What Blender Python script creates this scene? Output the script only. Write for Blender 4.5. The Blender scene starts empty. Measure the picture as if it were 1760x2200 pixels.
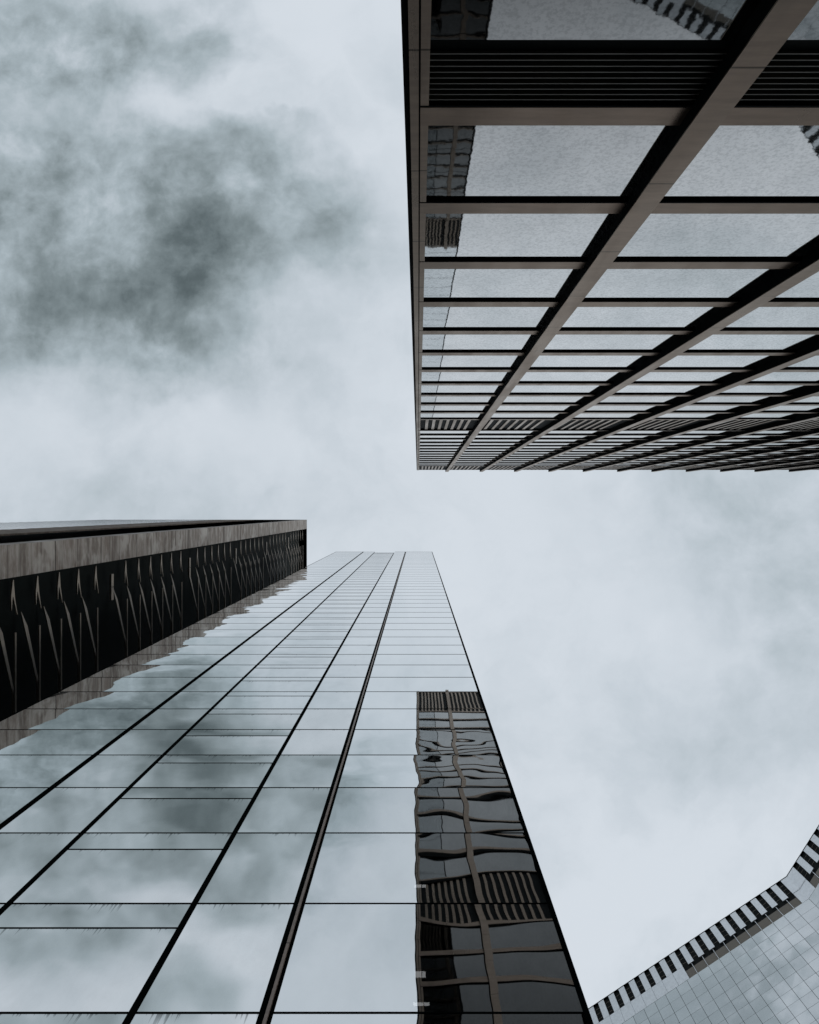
import bpy, math, random
from mathutils import Vector
random.seed(7)
SC = bpy.context.scene
COL = SC.collection
R = math.radians

# ------------------------------------------------------------------ camera
F = 1500.0                      # focal length in photograph pixels
CZ = 1.6                        # eye height
cam = bpy.data.cameras.new("camera")
cam.sensor_fit = 'VERTICAL'
cam.sensor_height = 36.0
cam.lens = F / 2200.0 * 36.0
cam.shift_x = -18.5 / 2200.0
cam.shift_y = -3.5 / 2200.0
cam.clip_start = 0.1
cam.clip_end = 5000
camo = bpy.data.objects.new("camera", cam)
camo.location = (0, 0, CZ)
camo.rotation_euler = (math.pi, 0, 0)      # looking straight up
COL.objects.link(camo)
SC.camera = camo

# ------------------------------------------------------------------ render / view
SC.view_settings.view_transform = 'Standard'
SC.view_settings.look = 'None'
SC.view_settings.exposure = 0.0
SC.view_settings.gamma = 1.0
SC.render.engine = 'CYCLES'
SC.cycles.max_bounces = 16
SC.cycles.glossy_bounces = 12
SC.cycles.diffuse_bounces = 3
SC.cycles.transparent_max_bounces = 8
SC.cycles.caustics_reflective = False
SC.cycles.caustics_refractive = False
SC.cycles.sample_clamp_indirect = 4.0
SC.cycles.use_denoising = True


# ------------------------------------------------------------------ node helper
class NT:
    def __init__(s, tree):
        s.t = tree
        s.n = tree.nodes
        s.l = tree.links

    def new(s, typ, **kw):
        nd = s.n.new(typ)
        for k, v in kw.items():
            setattr(nd, k, v)
        return nd

    def put(s, sock, v):
        if hasattr(v, 'is_output'):
            s.l.new(v, sock)
        else:
            sock.default_value = v

    def m(s, op, a, b=None, c=None, clamp=False):
        nd = s.new('ShaderNodeMath', operation=op, use_clamp=clamp)
        for i, v in enumerate((a, b, c)):
            if v is not None:
                s.put(nd.inputs[i], v)
        return nd.outputs[0]

    def v(s, op, a, b=None, scale=None):
        nd = s.new('ShaderNodeVectorMath', operation=op)
        s.put(nd.inputs[0], a)
        if b is not None:
            s.put(nd.inputs[1], b)
        if scale is not None:
            s.put(nd.inputs['Scale'], scale)
        return nd.outputs['Value'] if op in ('LENGTH', 'DOT_PRODUCT', 'DISTANCE') else nd.outputs[0]

    def sep(s, vec):
        nd = s.new('ShaderNodeSeparateXYZ')
        s.put(nd.inputs[0], vec)
        return nd.outputs[0], nd.outputs[1], nd.outputs[2]

    def comb(s, x, y, z):
        nd = s.new('ShaderNodeCombineXYZ')
        for i, v in enumerate((x, y, z)):
            s.put(nd.inputs[i], v)
        return nd.outputs[0]

    def noise(s, vec, scale=1.0, detail=4.0, rough=0.5, dist=0.0, dim='3D'):
        nd = s.new('ShaderNodeTexNoise', noise_dimensions=dim)
        s.put(nd.inputs['Vector'], vec)
        nd.inputs['Scale'].default_value = scale
        nd.inputs['Detail'].default_value = detail
        nd.inputs['Roughness'].default_value = rough
        nd.inputs['Distortion'].default_value = dist
        return nd

    def ramp(s, fac, stops, interp='LINEAR'):
        nd = s.new('ShaderNodeValToRGB')
        cr = nd.color_ramp
        cr.interpolation = interp
        while len(cr.elements) > 1:
            cr.elements.remove(cr.elements[-1])
        cr.elements[0].position = stops[0][0]
        c0 = stops[0][1]
        cr.elements[0].color = (*c0, 1) if hasattr(c0, '__len__') else (c0, c0, c0, 1)
        for p, c in stops[1:]:
            e = cr.elements.new(p)
            e.color = (*c, 1) if hasattr(c, '__len__') else (c, c, c, 1)
        s.put(nd.inputs[0], fac)
        return nd.outputs[0]

    def mix(s, fac, a, b, mode='MIX'):
        nd = s.new('ShaderNodeMix', data_type='RGBA', blend_type=mode)
        s.put(nd.inputs[0], fac)
        for sock, v in ((nd.inputs[6], a), (nd.inputs[7], b)):
            if isinstance(v, tuple) and len(v) == 3:
                v = (*v, 1)
            s.put(sock, v)
        return nd.outputs[2]

    def maprange(s, v, a, b, c, d, smooth=True):
        nd = s.new('ShaderNodeMapRange', interpolation_type='SMOOTHSTEP' if smooth else 'LINEAR')
        for i, x in enumerate((v, a, b, c, d)):
            s.put(nd.inputs[i], x)
        return nd.outputs[0]


# ------------------------------------------------------------------ sky (an overcast cloud deck over a Nishita sky)
SUN_EL, SUN_AZ = R(32), math.atan2(200, 2400)      # azimuth of the sun measured from +X towards +Y
world = bpy.data.worlds.new("World")
SC.world = world
world.use_nodes = True
W = NT(world.node_tree)
for n_ in list(W.n):
    W.n.remove(n_)
gen = W.new('ShaderNodeTexCoord').outputs['Generated']
dx, dy, dz = W.sep(gen)
zc = W.m('MAXIMUM', dz, 0.10)
U = W.m('DIVIDE', dx, zc)               # cloud-deck coordinates: metres across per metre of height
V = W.m('DIVIDE', dy, zc)
P0 = W.comb(U, V, 0.0)
wn = W.noise(P0, 3.4, 5, 0.55)
w1 = W.v('SCALE', W.v('SUBTRACT', wn.outputs['Color'], (0.5, 0.5, 0.5)), scale=0.24)
wn2 = W.noise(P0, 13.0, 5, 0.62)
w2 = W.v('SCALE', W.v('SUBTRACT', wn2.outputs['Color'], (0.5, 0.5, 0.5)), scale=0.05)
P = W.v('ADD', W.v('ADD', P0, w1), w2)
pu, pv, _ = W.sep(P)
# cloud cells: centre (u, v), half sizes, darkness
CELLS = [(-0.56, -0.45, .09, .14, .85), (-0.46, -0.41, .11, .12, .80), (-0.39, -0.375, .09, .10, .60),
         (-0.325, -0.495, .085, .07, .95), (-0.29, -0.425, .09, .055, .75), (-0.23, -0.36, .085, .055, .72),
         (-0.455, -0.30, .12, .065, .78), (-0.385, -0.25, .06, .05, .55), (-0.35, -0.285, .05, .06, .50),
         (-0.215, -0.215, .085, .06, .34), (-0.19, -0.51, .06, .05, .45), (-0.535, -0.69, .11, .05, 1.3),
         (-0.455, -0.66, .085, .06, .95), (-0.30, -0.68, .035, .07, .65), (-0.37, -0.195, .04, .03, .40),
         (-0.075, -0.60, .08, .05, .18), (-0.57, -0.53, .05, .05, .45), (-0.46, -0.565, .06, .035, .30),
         (-0.145, -0.40, .07, .08, .30), (-0.62, -0.37, .07, .10, .5), (-0.75, -0.50, .14, .16, .55),
         (0.48, 0.00, .16, .10, .26), (0.58, 0.17, .12, .10, .22), (0.40, 0.33, .14, .05, .12),
         (-0.50, -0.02, .2, .05, .16), (-0.20, 0.0, .12, .04, .10), (0.9, -0.3, .3, .3, .3),
         (-0.42, -0.60, .12, .030, -.55), (-0.55, -0.60, .08, .03, -.5), (-0.25, -0.58, .10, .05, -.5), (-0.405, -0.455, .028, .03, -.5),
         (-0.50, -0.215, .06, .03, -.3), (-0.155, -0.30, .05, .05, -.3), (-0.13, -0.52, .05, .05, -.35)]
dark = None
for (cu, cv, ru, rv, st) in CELLS:
    a = W.m('MULTIPLY', W.m('SUBTRACT', pu, cu), 1.0 / (ru * 1.0))
    b = W.m('MULTIPLY', W.m('SUBTRACT', pv, cv), 1.0 / (rv * .95))
    q = W.m('ADD', W.m('MULTIPLY', a, a), W.m('MULTIPLY', b, b))
    g = W.m('MULTIPLY', W.m('EXPONENT', W.m('MULTIPLY', q, -0.55)), st)
    dark = g if dark is None else W.m('ADD', dark, g)
dark = W.m('MAXIMUM', dark, 0.0)
Pf = W.v('ADD', P0, W.v('SCALE', w1, scale=0.35))
fb = W.noise(Pf, 8.0, 9, 0.58).outputs[0]
fb2 = W.noise(W.v('ADD', P, (3.1, 7.7, 1.0)), 3.2, 7, 0.58).outputs[0]
mask = W.m('SUBTRACT', 1.0, W.m('EXPONENT', W.m('MULTIPLY', dark, -1.25)))
fb3 = W.noise(W.v('ADD', Pf, (5.3, 1.7, 2.0)), 4.2, 8, 0.56).outputs[0]
fb4 = W.noise(W.v('ADD', Pf, (1.3, 9.7, 4.0)), 24.0, 6, 0.60).outputs[0]
tex = W.m('ADD', W.m('ADD', W.m('MULTIPLY', fb, .52), W.m('MULTIPLY', fb3, .30)), W.m('MULTIPLY', fb4, .18))
dmod = W.m('MULTIPLY', mask, W.maprange(tex, 0.36, 0.655, 0.14, 1.18, False))
base = W.maprange(fb2, 0.42, 0.74, 0.0, 0.17)
dtot = W.m('MULTIPLY', W.m('ADD', dmod, base), 0.8)
cloud = W.ramp(dtot, [(0.0, (.680, .735, .795)), (0.112, (.570, .632, .690)), (0.304, (.395, .465, .505)),
                      (0.56, (.222, .270, .287)), (0.80, (.115, .146, .155)), (1.0, (.070, .092, .098))])
sky = W.new('ShaderNodeTexSky', sky_type='NISHITA')
sky.sun_disc = False
sky.sun_elevation = SUN_EL
sky.sun_rotation = math.pi / 2 - SUN_AZ
bgs = W.new('ShaderNodeBackground')
W.put(bgs.inputs[0], sky.outputs[0])
bgs.inputs[1].default_value = 0.08
bgc = W.new('ShaderNodeBackground')
W.put(bgc.inputs[0], cloud)
bgc.inputs[1].default_value = 1.0
mx = W.new('ShaderNodeMixShader')
mx.inputs[0].default_value = 0.97
W.l.new(bgs.outputs[0], mx.inputs[1])
W.l.new(bgc.outputs[0], mx.inputs[2])
wo = W.new('ShaderNodeOutputWorld')
W.l.new(mx.outputs[0], wo.inputs[0])
world.cycles.sampling_method = 'MANUAL'
world.cycles.sample_map_resolution = 512

sl = bpy.data.lights.new("sun", 'SUN')
sl.energy = 1.0
sl.angle = R(18)
sl.color = (1.0, 0.96, 0.90)
sun = bpy.data.objects.new("sun", sl)
sd = Vector((math.cos(SUN_EL) * math.cos(SUN_AZ), math.cos(SUN_EL) * math.sin(SUN_AZ), math.sin(SUN_EL)))
sun.rotation_euler = sd.to_track_quat('Z', 'Y').to_euler()
sun.location = (150, 90, 300)
COL.objects.link(sun)


# ------------------------------------------------------------------ materials
def material(name):
    m = bpy.data.materials.new(name)
    m.use_nodes = True
    t = NT(m.node_tree)
    for n in list(t.n):
        t.n.remove(n)
    out = t.new('ShaderNodeOutputMaterial')
    b = t.new('ShaderNodeBsdfPrincipled')
    t.l.new(b.outputs[0], out.inputs[0])
    return m, t, b, out


def attr(t, name):
    nd = t.new('ShaderNodeAttribute', attribute_name=name)
    return nd


def bronze(name, col, rough, metal, joint=None, var=0.35, coat=0.0):
    m, t, b, o = material(name)
    pos = t.new('ShaderNodeTexCoord').outputs['Object']
    x, y, z = t.sep(pos)
    n1 = t.noise(t.v('MULTIPLY', pos, (1.4, 1.4, .22)), 1.0, 6, .6).outputs[0]
    n2 = t.noise(t.v('MULTIPLY', pos, (.8, .8, 5.0)), 1.0, 5, .65).outputs[0]
    k = t.m('ADD', t.m('MULTIPLY', n1, .5), t.m('MULTIPLY', n2, .5))
    lo = tuple(c * (1 - var) for c in col)
    hi = tuple(c * (1 + var) for c in col)
    c = t.mix(t.maprange(k, .33, .67, 0, 1), lo, hi)
    if joint:
        z0, st = joint
        fr = t.m('FRACT', t.m('DIVIDE', t.m('SUBTRACT', z, z0), st))
        j = t.m('LESS_THAN', fr, .012)
        c = t.mix(j, c, tuple(q * .15 for q in col))
    t.put(b.inputs['Base Color'], c)
    b.inputs['Metallic'].default_value = metal
    t.put(b.inputs['Roughness'], t.maprange(n1, .3, .7, rough - .07, rough + .08))
    if coat:
        b.inputs['Specular Tint'].default_value = (1.0, .90, .80, 1)
    return m


def plain(name, col, rough, metal=0.0, spec=0.5, var=.2, scale=1.0):
    m, t, b, o = material(name)
    pos = t.new('ShaderNodeTexCoord').outputs['Object']
    n1 = t.noise(pos, scale, 6, .6).outputs[0]
    c = t.mix(t.maprange(n1, .3, .7, 0, 1), tuple(c * (1 - var) for c in col), tuple(c * (1 + var) for c in col))
    t.put(b.inputs['Base Color'], c)
    b.inputs['Roughness'].default_value = rough
    b.inputs['Metallic'].default_value = metal
    b.inputs['Specular IOR Level'].default_value = spec
    return m


def pane_glass(name, col, rough, pillow, wav, sx, sz, fine=0.0, fine_s=8.0, tilt=.002, dirt=0.0, grime=.12, fres=None, detail=3, nr=.5, clear=0.0, tone=0.0):
    """coated reflective glazing: each pane bows, ripples and leans a little; 'pane' = (random, width, height)"""
    m, t, b, o = material(name)
    geo = t.new('ShaderNodeNewGeometry')
    uv = t.new('ShaderNodeUVMap', uv_map='pane_uv').outputs[0]
    u, v, _ = t.sep(uv)
    pa = attr(t, 'pane').outputs['Vector']
    rnd, pw, ph = t.sep(pa)
    pos = geo.outputs['Position']
    off = t.comb(t.m('MULTIPLY', rnd, 91.0), t.m('MULTIPLY', rnd, 57.0), t.m('MULTIPLY', rnd, 173.0))
    q = t.v('ADD', t.v('MULTIPLY', pos, (sx, 0.0, sz)), off)
    nz = t.noise(q, 1.0, detail, nr).outputs['Color']
    ox, oy, oz = t.sep(t.v('SUBTRACT', nz, (.5, .5, .5)))
    wn_ = t.new('ShaderNodeTexWhiteNoise', noise_dimensions='1D')
    t.put(wn_.inputs['W'], t.m('MULTIPLY', rnd, 777.0))
    r1, r2, r3 = t.sep(wn_.outputs['Color'])
    bow = t.m('MULTIPLY', t.m('ADD', t.m('MULTIPLY', r3, 1.2), -.25), pillow)
    ax = t.m('ADD', t.m('MULTIPLY', ox, wav * .8), t.m('MULTIPLY', t.m('SUBTRACT', u, .5), bow))
    az = t.m('ADD', t.m('MULTIPLY', oz, wav), t.m('MULTIPLY', t.m('SUBTRACT', v, .5), bow))
    ax = t.m('ADD', ax, t.m('MULTIPLY', t.m('SUBTRACT', r1, .5), tilt))
    az = t.m('ADD', az, t.m('MULTIPLY', t.m('SUBTRACT', r2, .5), tilt))
    if fine:
        nf = t.noise(t.v('ADD', t.v('SCALE', pos, scale=fine_s), off), 1.0, 3, .6).outputs['Color']
        fx, fy, fz = t.sep(t.v('SUBTRACT', nf, (.5, .5, .5)))
        ax = t.m('ADD', ax, t.m('MULTIPLY', fx, fine))
        az = t.m('ADD', az, t.m('MULTIPLY', fz, fine))
    nn = t.v('NORMALIZE', t.v('ADD', geo.outputs['Normal'], t.comb(ax, 0.0, az)))
    t.put(b.inputs['Normal'], nn)
    g1 = t.noise(t.v('ADD', t.v('MULTIPLY', pos, (.9, .9, .5)), off), 1.0, 7, .68).outputs[0]
    c = t.mix(t.m('MULTIPLY', t.maprange(g1, .35, .75, 0, 1), grime), col, (.17, .18, .18))
    if fine:
        g2 = t.noise(t.v('SCALE', pos, scale=14.0), 1.0, 4, .7).outputs[0]
        c = t.mix(t.m('MULTIPLY', t.maprange(g2, .44, .62, 0, 1), .26), c, (.24, .25, .25))
    if dirt:
        # short run-off streaks hanging from the joint at the head of the pane
        mu = t.m('MULTIPLY', u, pw)
        mv = t.m('MULTIPLY', t.m('SUBTRACT', 1.0, v), ph)
        s1 = t.noise(t.comb(t.m('ADD', t.m('MULTIPLY', mu, 11.0), t.m('MULTIPLY', rnd, 300.0)), t.m('MULTIPLY', rnd, 77.0), 0.0),
                     1.0, 2, .6, dim='2D').outputs[0]
        s2 = t.noise(t.comb(t.m('ADD', t.m('MULTIPLY', mu, .8), t.m('MULTIPLY', rnd, 200.0)), 4.0, 0.0), 1.0, 2, .5, dim='2D').outputs[0]
        ln = t.m('MULTIPLY', t.maprange(s1, .52, .76, 0.0, .75, False), t.maprange(s2, .42, .66, .10, 1.0))
        st = t.m('LESS_THAN', mv, ln)
        fade = t.m('SUBTRACT', 1.0, t.m('MULTIPLY', t.m('DIVIDE', mv, t.m('MAXIMUM', ln, .02)), .75), clamp=True)
        c = t.mix(t.m('MULTIPLY', t.m('MULTIPLY', st, dirt), fade), c, (.02, .025, .025))
    if tone:
        c = t.mix(t.m('MULTIPLY', r3, tone), c, (.30, .32, .33))
    if fres:
        # tinted glass: mirror-like at a grazing look, see-dark when faced squarely
        cosi = t.m('ABSOLUTE', t.v('DOT_PRODUCT', geo.outputs['Incoming'], nn))
        c = t.mix(1.0, c, t.ramp(cosi, fres), 'MULTIPLY')
        gl = t.new('ShaderNodeBsdfGlossy')
        t.put(gl.inputs['Color'], c)
        gl.inputs['Roughness'].default_value = rough
        t.put(gl.inputs['Normal'], nn)
        t.l.new(gl.outputs[0], o.inputs[0])
        t.n.remove(b)
        return m
    t.put(b.inputs['Base Color'], c)
    b.inputs['Metallic'].default_value = 1.0
    b.inputs['Roughness'].default_value = rough
    if clear:
        tp = t.new('ShaderNodeBsdfTransparent')
        ms = t.new('ShaderNodeMixShader')
        ms.inputs[0].default_value = clear
        t.l.new(b.outputs[0], ms.inputs[1])
        t.l.new(tp.outputs[0], ms.inputs[2])
        t.l.new(ms.outputs[0], o.inputs[0])
    return m


STEP = 3.907
Z0R = 16.466
M_BRONZE = bronze('bronze_cladding', (.160, .121, .094), .33, .72, (Z0R, STEP), .22, coat=.8)
M_BEAM = bronze('bronze_spandrel', (.150, .110, .084), .33, .72, None, .25, coat=.8)
M_WEB = plain('dark_metal_and_shade', (.003, .0052, .0052), .8, spec=.05)  # near-black trim colour, also painted shade for fin sides and beam undersides
M_CORE = plain('dark_core', (.004, .007, .007), .7, spec=.1)
M_GLASS_R = pane_glass('lightly_rippled_glass', (.965, .965, .955), .022, .010, .008, .35, .6, fine=.006, fine_s=6.0, tilt=.010, grime=.12, tone=.10,
                       fres=[(0, .97), (.15, .93), (.28, .84), (.38, .66), (.46, .52), (.53, .34), (.60, .19), (.70, .10), (1, .05)])
M_GLASS_R2 = pane_glass('smoked_rippled_glass', (.97, .96, .94), .022, .010, .008, .35, .6, fine=.006, fine_s=6.0, tilt=.008, grime=.12, tone=.10,
                        fres=[(0, .97), (.12, .91), (.18, .80), (.25, .56), (.34, .35), (.42, .23), (.50, .14), (.60, .07), (1, .03)])
M_GLASS_G = pane_glass('silver_mirror_glass', (.80, .835, .85), .012, .016, .080, .24, .40, fine=0, tilt=.004, dirt=0.0, grime=.05, detail=2, nr=.42)
M_GLASS_U = pane_glass('flat_mirror_glass', (.80, .835, .85), .012, .004, .007, .20, .40, fine=0, tilt=.003, dirt=0.0, grime=.05)
M_GLASS_V = pane_glass('see_through_mirror_glass', (.80, .835, .85), .012, .010, .044, .20, .34, fine=0, tilt=.004, dirt=0.0, grime=.05, detail=2, nr=.42, clear=.12)
M_GLASS_D = pane_glass('stained_mirror_glass', (.80, .835, .85), .012, .022, .022, .22, .45, fine=0, tilt=.010, dirt=.55, grime=.12, tone=.12)
M_GLASS_E = pane_glass('uneven_mirror_glass', (.84, .855, .86), .05, .026, .030, .22, .40, fine=0, tilt=.056, dirt=.65, grime=.12, tone=.20)
M_JOINT = plain('black_gasket', (.004, .006, .006), .9, spec=.0)
M_RIB = bronze('dark_bronze_rib', (.27, .215, .18), .45, .3, (17.8, 4.26), .25)
M_LOUVRE = bronze('louvre_blade', (.110, .105, .085), .5, .4, None, .2)
M_SLAT = bronze('pale_slat', (.115, .088, .068), .28, .8, None, .2, coat=.7)


# ------------------------------------------------------------------ mesh builder
class MB:
    def __init__(s):
        s.v, s.f, s.uv, s.pa = [], [], [], []

    def quad(s, a, b, c, d, pane=None, uv=None):
        i = len(s.v)
        s.v += [a, b, c, d]
        s.f.append((i, i + 1, i + 2, i + 3))
        s.uv.append(uv or ((0, 0), (1, 0), (1, 1), (0, 1)))
        s.pa.append(pane or (0, 1, 1))

    def box(s, x0, x1, y0, y1, z0, z1, fn=None):
        if x0 > x1: x0, x1 = x1, x0
        if y0 > y1: y0, y1 = y1, y0
        if z0 > z1: z0, z1 = z1, z0
        p = [(x, y, z) for z in (z0, z1) for y in (y0, y1) for x in (x0, x1)]
        if fn:
            p = [fn(*q) for q in p]
        for a, b, c, d in ((0, 2, 3, 1), (4, 5, 7, 6), (0, 1, 5, 4), (2, 6, 7, 3), (0, 4, 6, 2), (1, 3, 7, 5)):
            s.quad(p[a], p[b], p[c], p[d])

    def prism(s, pts, z0, z1):
        """pts anticlockwise in plan"""
        n = len(pts)
        for i in range(n):
            a, b = pts[i], pts[(i + 1) % n]
            s.quad((*a, z0), (*b, z0), (*b, z1), (*a, z1))
        for z, rev in ((z0, True), (z1, False)):
            i = len(s.v)
            s.v += [(*p, z) for p in pts]
            idx = list(range(i, i + n))
            s.f.append(tuple(reversed(idx) if rev else idx))
            s.uv.append(tuple((0, 0) for _ in idx))
            s.pa.append((0, 1, 1))

    def build(s, name, mat, parent=None, bevel=0.0, pane=False):
        me = bpy.data.meshes.new(name)
        me.from_pydata([(x, y, z + CZ) for x, y, z in s.v], [], s.f)
        if pane:
            uvl = me.uv_layers.new(name='pane_uv')
            k = 0
            for f in s.uv:
                for q in f:
                    uvl.data[k].uv = q
                    k += 1
            at = me.attributes.new('pane', 'FLOAT_VECTOR', 'FACE')
            for i, q in enumerate(s.pa):
                at.data[i].vector = q
        me.materials.append(mat)
        ob = bpy.data.objects.new(name, me)
        COL.objects.link(ob)
        if parent:
            ob.parent = parent
        if bevel:
            md = ob.modifiers.new('bevel', 'BEVEL')
            md.width = bevel
            md.segments = 1
            md.limit_method = 'ANGLE'
        return ob


def thing(name, label, cat, group=None):
    o = bpy.data.objects.new(name, None)
    o['label'] = label
    o['category'] = cat
    if group:
        o['group'] = group
    COL.objects.link(o)
    return o


def emit_panes(panes, parent, name, thick=.03):
    """panes: (x0, x1, z0, z1, y, facing, material). The 100 that show largest are parts, the rest one part."""
    def size(p):
        x0, x1, z0, z1, y, fc, m = p
        z0_, z1_ = max(z0, 2), max(z1, 3)
        xm = F * (x0 + x1) / 2 / z1_
        ym = F * y / z1_
        if abs(xm) > 1250 or abs(ym) > 1250:
            return 0
        return abs(F * (x1 - x0) / z1_ * (F * abs(y) / z0_ - F * abs(y) / z1_))
    panes = sorted(panes, key=size, reverse=True)
    rest = {}
    for i, (x0, x1, z0, z1, y, fc, m) in enumerate(panes):
        mb = MB() if i < 100 else rest.setdefault(m.name, (MB(), m))[0]
        pa = (random.random(), x1 - x0, z1 - z0)
        if fc > 0:      # faces +Y
            mb.quad((x1, y, z0), (x0, y, z0), (x0, y, z1), (x1, y, z1), pa)
        else:           # faces -Y
            mb.quad((x0, y, z0), (x1, y, z0), (x1, y, z1), (x0, y, z1), pa)
        if i < 100:
            mb.build(name, m, parent, pane=True)
    for mb, m in rest.values():
        ob = mb.build(name, m, parent, pane=True)
        ob['kind'] = 'stuff'


# ------------------------------------------------------------------ ground
m_asph, t_, b_, o_ = material('asphalt')
pos_ = t_.new('ShaderNodeTexCoord').outputs['Object']
na = t_.noise(pos_, .35, 6, .6).outputs[0]
nb = t_.noise(pos_, 45.0, 3, .7).outputs[0]
ca = t_.mix(t_.maprange(t_.m('ADD', t_.m('MULTIPLY', na, .6), t_.m('MULTIPLY', nb, .4)), .3, .7, 0, 1), (.03, .031, .032), (.065, .066, .068))
t_.put(b_.inputs['Base Color'], ca)
b_.inputs['Roughness'].default_value = .85
g = MB()
g.quad((-1500, -1500, -CZ), (1500, -1500, -CZ), (1500, 1500, -CZ), (-1500, 1500, -CZ))
go = g.build('ground', m_asph)
go['kind'] = 'structure'

# ------------------------------------------------------------------ tower with the bronze grid (top right)
FD = 10863.0
DB = FD / F                     # beam face plane 7.242
DG = DB + .075                  # glass plane
DF = 6.965                      # fin front
RT = thing('office_tower', 'bronze gridded high-rise with deep mullion fins and louvred bands overhead', 'tower')
ROOF = 126.3
NB = 14
XF = [4.921 + 6.22 * i for i in range(NB)]         # left sides of the fins
FW = .54
XR = XF[-1] + FW
core = MB()
core.box(-.235, XR + .2, -DG - 30, -DG - .06, -CZ, ROOF - .4)
core.build('core_wall', M_CORE, RT)
# beams: z of the lower edge of the bronze face
beams = [Z0R + STEP * n for n in range(-4, 11)]
up0 = 58.45e-4 * FD
ups = [up0 + STEP * k for k in range(0, 14)]
LOUV1 = (10.0e-4 * FD, beams[3])
BH = .58
all_b = [(z, BH) for z in beams[:-1]] + [(beams[-1], .40)] + [(z, .20) for z in ups[:1]] + [(z, .36) for z in ups[1:-1]] + [(ups[-1], .5)]
for i, (z, h) in enumerate(all_b):
    mb = MB()
    mb.box(.041, XR, -DG - .05, -DB, z, z + h)
    mb.build('spandrel_beam', M_BEAM, RT, bevel=.012)
    # near-black strip that paints the shade of the beam's underside
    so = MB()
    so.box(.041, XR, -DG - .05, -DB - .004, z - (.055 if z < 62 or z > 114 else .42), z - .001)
    so.build('soffit_shade_strip', M_WEB, RT)
# panes
panes = []
bays = []
for i in range(NB):
    bays.append(((.19 if i == 0 else XF[i - 1] + FW) + .001, XF[i] - .001))


def fill(z0, z1):
    for (a, b) in bays:
        panes.append((a, b, z0, z1, -DG, +1, M_GLASS_R if z0 < 44 else M_GLASS_R2))


for n in range(len(beams) - 1):
    z0, z1 = beams[n] + BH, beams[n + 1] - .05
    if n == 2:
        z1 = LOUV1[0]
    fill(z0, z1)
for n in range(len(ups) - 1):
    fill(ups[n] + (.20 if n == 0 else .36), ups[n + 1] - .42)
emit_panes(panes, RT, 'window')
# louvre band with horizontal blades
lz0, lz1 = LOUV1
lb = MB()
sll = MB()
sll.box(.19, XR, -DG - .05, -DG + .004, lz0, lz0 + .24)
sll.build('louvre_sill', M_WEB, RT)
for (a, b) in bays:
    n = 9
    for k in range(n):
        z = lz0 + .25 + k * (lz1 - lz0 - .30) / n
        lb.box(a, b, -DG - .02, -DG + .045, z, z + .022)
lb.build('louvre_band', M_LOUVRE, RT)
# upper bands with upright slats
for (z0, z1, sp, w, mt) in ((beams[-1] + .40, ups[0] - .05, .69, .24, M_SLAT), (ups[-1] + .5, 125.2, .69, .26, M_SLAT)):
    sb = MB()
    for (a, b) in bays:
        k = 0
        x = a + .42
        while x + w < b - .2:
            sb.box(x, x + w, -DG - .05, -DG + .02, z0 + .002, z1 - .002)
            x += sp + (b - a - 6.22 + .54) / 8
    sb.build('slat_band', mt, RT)
pb = MB()
pb.box(-.24, XR + .2, -DG - 30, -DG + .045, 125.22, 125.6)
pb.box(-.238, XR + .19, -DG - 30, -DG - .05, 125.603, ROOF)
pb.build('parapet', M_BEAM, RT)
# fins
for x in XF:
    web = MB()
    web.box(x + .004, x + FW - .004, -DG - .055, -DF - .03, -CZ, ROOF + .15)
    wo_ = web.build('mullion_fin', M_WEB, RT)  # the dark of the fin sides is shade put into the colour
    cap = MB()
    cap.box(x, x + FW, -DF - .029, -DF, -CZ, ROOF + .17)
    cap.build('fin_cap', M_BRONZE, wo_, bevel=.012)
# corner column
cc = MB()
cc.box(-.145, .011, -DG - .055, -DB + .003, -CZ, ROOF)
cco = cc.build('corner_column', M_BRONZE, RT, bevel=.01)
jb = MB()
zs = [-CZ] + [z for zz, h in all_b for z in (zz - .06, zz + h + .002)] + [ROOF]
for k in range(0, len(zs), 2):
    if zs[k + 1] > zs[k]:
        jb.box(.043, .19, -DG - .055, -DB - .004, zs[k], zs[k + 1])
jb.build('window_jamb', M_BRONZE, cco)
rim = MB()
rim.box(-.25, -.146, -DG - .055, -DG + .03, -CZ, ROOF)
rim.box(.0115, .040, -DG - .055, -DG + .01, -CZ, ROOF)
rim.build('edge_trim', M_WEB, cco)

# ------------------------------------------------------------------ mirror glass tower (bottom)
D2 = 12.8
GT = thing('glass_tower', 'slender mirror glass skyscraper rising from the bottom edge of the view', 'tower')
KX = [-1.985, -1.320, -1.041, -.569, -.302, .341]
GX = [k * D2 for k in KX]
inv = [-.0, 4.10, 6.68, 9.263, 11.84, 14.43, 16.79, 19.03, 21.24]
k = 23.45
while k < 110.5:
    inv.append(k)
    k += 2.22
GZ = [v * 1e-4 * F * D2 for v in inv]
TOP = F * D2 / 89.2
TOP3 = TOP * .967
bd = MB()
e = .10
bd.box(GX[0], GX[2], D2 + e, D2 + 34, -CZ, TOP - .02)
bd.box(GX[2] + .001, GX[3] - .001, D2 + e, D2 + 34, -CZ, TOP3 - .02)
bd.box(GX[3], GX[5], D2 + e, D2 + 34, 32.3, TOP - .02)
bd.box(GX[3], GX[5], D2 + 8, D2 + 34, -CZ, 32.299)
bd.box(GX[3], GX[3] + .3, D2 + e, D2 + 7.999, -CZ, 32.299)
bd.box(GX[5] - .3, GX[5], D2 + e, D2 + 7.999, -CZ, 32.299)
bd.box(GX[3] + .301, GX[5] - .301, D2 + e, D2 + 7.999, -CZ, 2)
bd.build('core_wall', M_CORE, GT)
panes = []
TR = .055
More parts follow.
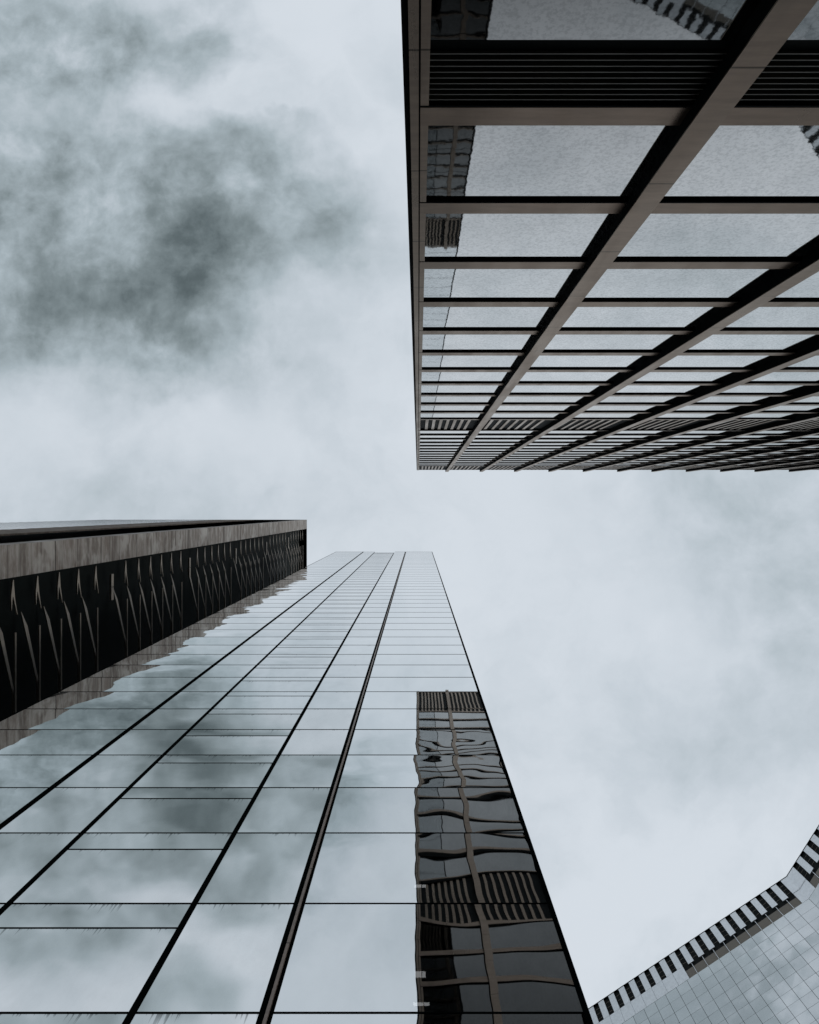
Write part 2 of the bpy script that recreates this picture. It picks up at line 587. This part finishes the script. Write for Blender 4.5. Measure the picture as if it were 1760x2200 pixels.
for i in range(len(GZ)):
    z0 = GZ[i]
    z1 = GZ[i + 1] if i + 1 < len(GZ) else TOP
    st = z1 - z0
    for c in range(5):
        a, b = GX[c] + .06, GX[c + 1] - .06
        zt = z1
        if c == 2 and i == len(GZ) - 1:
            zt = TOP3
            if zt <= z0 + .5:
                continue
        mat = M_GLASS_D if c == 0 or (c < 4 and z0 > 44) else M_GLASS_E if c < 4 else (M_GLASS_V if z0 < 31 else M_GLASS_G if z0 < 40 else M_GLASS_U)
        if c == 2 and i < len(GZ) - 1:
            zs_ = z1 - .27 * st
            panes.append((a, b, z0 + TR / 2, zs_ - TR / 2, D2, -1, mat))
            panes.append((a, b, zs_ + TR / 2, zt - TR / 2, D2, -1, mat))
        else:
            panes.append((a, b, z0 + TR / 2, zt - TR / 2, D2, -1, mat))
    tr = MB()
    tr.box(GX[0] + .02, GX[5] - .02, D2 - .012, D2 + .09, z0 - TR / 2, z0 + TR / 2)
    tro = tr.build('transom', M_JOINT, GT)
    if i < len(GZ) - 1:
        s2_ = MB()
        zs_ = z1 - .27 * st
        s2_.box(GX[2] + .08, GX[3] - .08, D2 - .012, D2 + .09, zs_ - TR / 2, zs_ + TR / 2)
        s2_.build('spandrel_joint', M_JOINT, GT)
emit_panes(panes, GT, 'window')
# the lower office floors seen dimly through the right-hand panes, with their ceiling lamps
m_lamp, t_, b_, o_ = material('lamp_glow')
b_.inputs['Base Color'].default_value = (.9, .9, .88, 1)
b_.inputs['Emission Color'].default_value = (.95, .98, 1.0, 1)
b_.inputs['Emission Strength'].default_value = 1.3
for z in (7.9, 12.8, 17.8, 22.7, 27.7):
    fl = MB()
    fl.box(GX[3] + .301, GX[5] - .301, D2 + .14, D2 + 7.99, z - .25, z + .25)
    fl.build('office_floor', M_CORE, GT)
for (x, y, z, w, l) in ((-.10, 14.8, 22.42, .34, .18), (-.16, 15.8, 22.42, .52, .09), (-.10, 16.4, 27.42, .40, .16), (-.15, 16.9, 27.42, .30, .06),
                        (-.14, 14.7, 27.42, .44, .10), (-.08, 15.6, 32.28, .40, .12), (-.05, 16.2, 32.28, .22, .06)):
    lp = MB()
    lp.box(x, x + w, y, y + l, z - .03, z - .001)
    lpo = lp.build('ceiling_lamp', m_lamp, GT)
    lf = MB()
    lf.box(x + w * .62, x + w * .68, y - .01, y + l + .01, z - .05, z - .031)
    lf.build('lamp_bar', M_JOINT, lpo)
for c, (w, dep) in enumerate(((.07, .02), (.21, .05), (.15, .04), (.17, .04), (.36, .03), (.13, .03))):
    mb = MB()
    x = GX[c]
    zt = TOP + .05 if c not in (2, 3) else TOP3 + .4
    xa, xb = x - w / 2, x + w / 2
    if c == 5:
        xa, xb = x - w - .02, x
    if c == 0:
        xa, xb = x, x + w
    mb.box(xa, xb, D2 - dep, D2 + .095, -CZ, zt)
    mu = mb.build('mullion', M_JOINT, GT)
    if c == 4:
        rb = MB()
        rb.box(x + .005, x + .095, D2 - .11, D2 - dep + .002, -CZ, TOP + .05)
        rb.build('rib', M_RIB, mu)
    if c == 1:
        rb = MB()
        rb.box(x - .02, x + .03, D2 - .08, D2 - dep + .002, -CZ, TOP + .05)
        rb.build('rib', M_JOINT, mu)
cp = MB()
cp.box(GX[0], GX[2] - .08, D2 - .02, D2 + .5, TOP, TOP + .35)
cp.box(GX[3] + .09, GX[5], D2 - .02, D2 + .5, TOP, TOP + .35)
cp.box(GX[2] - .079, GX[3] + .089, D2 - .02, D2 + .5, TOP3, TOP3 + .35)
cp.build('parapet_coping', plain('pale_coping', (.32, .33, .34), .5, .3), GT)

# ------------------------------------------------------------------ concrete tower (left)
X3 = 38.8
H3 = F * X3 / 239.0
CT = thing('concrete_tower', 'dark louvred tower with a stained concrete corner pier at left', 'tower')
m_conc, t_, b_, o_ = material('stained_concrete')
geo_ = t_.new('ShaderNodeTexCoord').outputs['Object']
n1 = t_.noise(t_.v('MULTIPLY', geo_, (.9, .35, 1.1)), 1.0, 8, .66).outputs[0]
n2 = t_.noise(t_.v('MULTIPLY', geo_, (.12, .05, 1.3)), 1.0, 7, .7).outputs[0]
n3 = t_.noise(t_.v('MULTIPLY', geo_, (.30, .20, .30)), 1.0, 3, .6).outputs[0]
cA = t_.mix(t_.maprange(n1, .36, .66, 0, 1), (.37, .355, .335), (.215, .185, .165))
cB = t_.mix(t_.m('MULTIPLY', t_.maprange(n2, .47, .62, 0, 1), .85), cA, (.125, .108, .095))
cC = t_.mix(t_.m('MULTIPLY', t_.maprange(n3, .54, .66, 0, 1), .6), cB, (.50, .49, .47))
_x, _y, zz_ = t_.sep(geo_)
fr = t_.m('FRACT', t_.m('DIVIDE', t_.m('SUBTRACT', zz_, 74.6 + CZ), 10.8))
jn = t_.m('LESS_THAN', fr, .013)
cD = t_.mix(jn, cC, (.018, .015, .014))
t_.put(b_.inputs['Base Color'], cD)
b_.inputs['Roughness'].default_value = .8
b_.inputs['Specular IOR Level'].default_value = .25
M_DARK = plain('smoked_dark_cladding', (.002, .0052, .0052), .75, spec=.06)
M_BAR = bronze('bronze_sunshade', (.22, .19, .155), .5, .25, None, .3)
b3 = MB()
b3.box(-110, -41.2, 6.0, 52, -CZ, H3 - 1.0)
b3.build('dark_facade', M_DARK, CT)
pr = MB()
pr.box(-40.9, -X3, 3.25, 6.42, -CZ, H3 - .5)
pr.build('corner_pier', m_conc, CT, bevel=.03)
p2 = MB()
p2.box(-70, -57, 3.25, 3.50, -CZ, H3 - .5)
p2.build('side_pier', plain('weathered_dark_concrete', (.15, .125, .105), .85, spec=.1, var=.35, scale=.8), CT)
rs = MB()
rs.box(-110, -X3, 3.25, 52, H3 - .49, H3)
rs.build('roof_slab', M_DARK, CT)
sg = MB()
sg.quad((-110, 3.26, -CZ), (-70.01, 3.26, -CZ), (-70.01, 3.26, H3 - .6), (-110, 3.26, H3 - .6), (.37, 40, 240))
sg.build('side_glazing', pane_glass('side_glass', (.78, .81, .83), .05, .0, .004, .05, .2, grime=.2), CT, pane=True)
sk = MB()
for z in [67.2 + 4.31 * i for i in range(-15, 41)]:
    sk.box(-110, -70.02, 3.245, 3.258, z, z + .25)
sk.build('side_floor_band', M_DARK, CT)
ZI = 67.2
i = -13
while True:
    z = ZI + 4.31 * i
    if z > H3 - 5:
        break
    kk = i % 7
    lo_, h_ = z, .36
    if kk != 5:
        # thin outer rail
        r_ = MB()
        r_.box(-X3 - .12, -X3, 11.8, 26, z, z + .27)
        r_.build('sunshade_rail', M_BAR, CT)
        # tapering bracket next to the pier
        w_ = MB()
        def wedge(mb, ya, yb, za0, za1, zb0, zb1, x0, x1):
            p = [(x0, ya, za0), (x1, ya, za0), (x1, ya, za1), (x0, ya, za1),
                 (x0, yb, zb0), (x1, yb, zb0), (x1, yb, zb1), (x0, yb, zb1)]
            for q in ((0, 3, 2, 1), (4, 5, 6, 7), (0, 1, 5, 4), (3, 7, 6, 2), (0, 4, 7, 3), (1, 2, 6, 5)):
                mb.quad(*[p[j] for j in q])
        zb = z - .45
        wedge(w_, 6.7, 8.3, zb + .30, zb + .42, zb, zb + .62, -X3 - .25, -X3 - .1)
        wedge(w_, 8.3, 9.6, zb, zb + .26, zb + .05, zb + .09, -X3 - .25, -X3 - .1)
        wedge(w_, 8.302, 10.1, zb + .34, zb + .615, zb + .98, zb + 1.06, -X3 - .25, -X3 - .1)
        w_.build('sunshade_bracket', M_BAR, CT)
    if kk != 4:
        # ledge that swings out from the wall to meet the rail of the floor above
        l_ = MB()
        zt = z + 4.2
        p = []
        for (x_, y_, w) in ((-40.6, 10.4, .06), (-40.25, 11.9, .56), (-X3 - .13, 17.7, .30), (-X3 - .13, 24.0, .26)):
            p.append(((x_ - .12, y_, zt), (x_, y_, zt), (x_, y_, zt + w), (x_ - .12, y_, zt + w)))
        for a_, b2 in zip(p, p[1:]):
            for q in range(4):
                l_.quad(a_[q], a_[(q + 1) % 4], b2[(q + 1) % 4], b2[q])
        l_.quad(*p[0])
        l_.quad(*reversed(p[-1]))
        l_.build('sunshade_ledge', M_BAR, CT)
    if kk == 5:
        s_ = MB()
        s_.box(-X3 - .3, -X3 - .05, 8.1, 9.7, z - .3, z + .35)
        s_.box(-X3 - .3, -X3 - .05, 9.78, 11.4, z - .3, z + .35)
        s_.build('sunshade_plate', M_BAR, CT)
    i += 1

# ------------------------------------------------------------------ white panelled tower (bottom right)
H4 = 229.0
S4 = H4 / F
WT = thing('panelled_tower', 'pale panelled tower with black and white striped crown at bottom right corner', 'tower')
A0 = Vector((100 * S4, (787 + 692 * 281 / 420.5) * S4))
B0 = Vector((792 * S4, 787 * S4))
C0 = Vector(((792 + 69.5 * 2.5) * S4, (787 - 110 * 2.5) * S4))
m_pan, t_, b_, o_ = material('satin_metal_panel')
ge_ = t_.new('ShaderNodeNewGeometry')
ps = ge_.outputs['Position']
pv_ = attr(t_, 'pane').outputs['Vector']
r_, _a, _b = t_.sep(pv_)
n1 = t_.noise(ps, .022, 5, .6).outputs[0]
n2 = t_.noise(ps, .5, 4, .6).outputs[0]
cc_ = t_.mix(t_.maprange(t_.m('ADD', t_.m('MULTIPLY', n1, .75), t_.m('MULTIPLY', r_, .09)), .33, .66, 0, 1), (.62, .645, .66), (.84, .865, .88))
cc_ = t_.mix(t_.m('MULTIPLY', n2, .2), cc_, (.42, .44, .45))
t_.put(b_.inputs['Base Color'], cc_)
b_.inputs['Metallic'].default_value = .85
b_.inputs['Roughness'].default_value = .13
nw = t_.noise(t_.v('ADD', t_.v('SCALE', ps, scale=.11), t_.comb(t_.m('MULTIPLY', r_, .8), 0.0, t_.m('MULTIPLY', r_, .5))), 1.0, 3, .5).outputs['Color']
t_.put(b_.inputs['Normal'], t_.v('NORMALIZE', t_.v('ADD', ge_.outputs['Normal'], t_.v('SCALE', t_.v('SUBTRACT', nw, (.5, .5, .5)), scale=.16))))
M_WKEY = plain('white_crown_panel', (.78, .81, .84), .35, .5, var=.06)
M_WIN4 = plain('black_crown_glass', (.003, .005, .005), .6, spec=.08)
M_LEDGE = bronze('taupe_soffit', (.17, .152, .125), .6, .1, None, .15)
body = MB()
far = [Vector((1500 * S4, (787 - 275) * S4)), Vector((1500 * S4, 1900 * S4)), Vector((100 * S4, 1900 * S4))]


def inset(d):
    """body polygon d metres behind the two visible fronts"""
    t1 = (B0 - A0).normalized()
    t2 = (C0 - B0).normalized()
    n1_ = Vector((-t1.y, t1.x))
    n2_ = Vector((-t2.y, t2.x))
    a = A0 + n1_ * d
    c = C0 + n2_ * d
    # intersection of the two offset lines
    p, q = a, c
    den = t1.x * t2.y - t1.y * t2.x
    s = ((q.x - p.x) * t2.y - (q.y - p.y) * t2.x) / den
    return a, p + t1 * s, c


a_, b2_, c_ = inset(.62)
poly = [a_, b2_, c_] + far
body.prism([(p.x, p.y) for p in poly], -CZ, H4 - .3)
body.build('core_wall', M_CORE, WT)


def facade(Pv, Qv, key, phase, ledge_from, ledge_to, first, plen):
    """crown stripes and panels from corner Pv towards Qv; distances run from Pv in keys"""
    tv = (Qv - Pv).normalized()
    nv = Vector((-tv.y, tv.x))
    if nv.dot(Vector((1, 1))) < 0:
        nv = -nv                         # nv points into the building
    L = (Qv - Pv).length

    def loc(s, d, z):
        q = Pv + tv * s + nv * d
        return (q.x, q.y, z)

    Zk = H4 / 1.0355
    Zk2 = H4 / 1.033
    Zl0 = H4 / 1.060
    Zl1 = H4 / 1.041
    n = int(L / key) + 1
    strips = MB()
    s_prev = 0.0
    for k in range(n):
        s0 = (phase + k) * key
        s1 = s0 + .48 * key
        if s1 > L - .5:
            break
        long_ = ledge_from <= k <= ledge_to
        zb = Zk if long_ else Zk2
        strips.box(s_prev, s0, 0, .45, zb + (.0 if long_ else 0), H4, loc)
        s_prev = s1
        wn4 = MB()
        wn4.box(s0 + .002, s1 - .002, .40, .60, (Zl1 if long_ else zb), H4 - .01, loc)
        wob = wn4.build('window', M_WIN4, WT)
        for q in range(3):
            br = MB()
            zq = zb + (H4 - zb) * (.22 + .27 * q)
            br.box(s0 + .2, s1 - .2, .36, .398, zq, zq + .10, loc)
            br.build('window_bar', M_LEDGE, wob)
    strips.box(s_prev, L, 0, .45, Zk2, H4, loc)
    so_ = strips.build('crown_panel', M_WKEY, WT, bevel=.02)
    cpg = MB()
    cpg.box(0, L, -.06, .5, H4 + .003, H4 + .25, loc)
    cpg.build('crown_coping', M_JOINT, WT)
    sa, sb = (phase + ledge_from) * key, (phase + ledge_to + .48) * key
    if ledge_from > 0 and first:
        pass
    lg = MB()
    lg.box(sa, sb, .30, .55, Zl0 + .01, Zl1 - .25, loc)
    k = 0
    lgo = lg.build('crown_soffit', M_LEDGE, WT)
    lj = MB()
    for k in range(ledge_from, ledge_to + 1):
        s0 = (phase + k + .74) * key
        if s0 < sb:
            lj.box(s0 - .07, s0 + .07, .05, .30, Zl0 + .01, Zk - .4, loc)
    lj.build('soffit_rib', M_WKEY, lgo)
    dk = MB()
    dk.box(sa, sb, .38, .55, Zl1 - .248, Zk, loc)
    dk.build('crown_recess', M_WIN4, lgo)
    # light band beneath the short stripes
    bn = MB()
    s = sb + .03
    while s < L:
        bn.box(s, min(s + key - .06, L), .0, .4, Zl0 + .04, Zk2 - .06, loc)
        s += key
    if sa > .3:
        b1_ = MB()
        b1_.box(.0, sa - .03, .0, .4, Zl0 + .04, Zk2 - .06, loc)
        b1_.build('corner_panel', M_WKEY, WT)
    bn.build('crown_band', M_WKEY, WT)
    # panel grid
    pn = MB()
    z = Zl0 - .02
    while z > 30:
        s = -plen
        s = 0.0
        first_w = phase * key
        edges = [0.0]
        e_ = first_w + .74 * key
        while e_ < L:
            edges.append(e_)
            e_ += key
        edges.append(L)
        for a, b in zip(edges, edges[1:]):
            pa = (random.random(), b - a, 3.9)
            g_ = .055
            lean = [random.uniform(-.012, .012) for _ in range(4)]
            q = [loc(a + g_, lean[0], z - 3.9 + .03), loc(b - g_, lean[1], z - 3.9 + .03), loc(b - g_, lean[2], z - .03), loc(a + g_, lean[3], z - .03)]
            # outward normal is -nv
            e1 = Vector(q[1]) - Vector(q[0])
            e2 = Vector(q[3]) - Vector(q[0])
            if e1.cross(e2).dot(Vector((nv.x, nv.y, 0))) > 0:
                q = [q[1], q[0], q[3], q[2]]
            pn.quad(*q, pane=pa)
        z -= 3.9
    pn.build('metal_cladding', m_pan, WT, pane=True)
    bk = MB()
    bk.box(0.05, L, .06, .5, 20, Zl0 - .05, loc)
    bk.build('joint_backing', M_JOINT, WT)


facade(B0, A0, 4.0, .62, 0, 10, True, 0)
facade(B0, C0, 4.25, .90, 0, 30, False, 0)
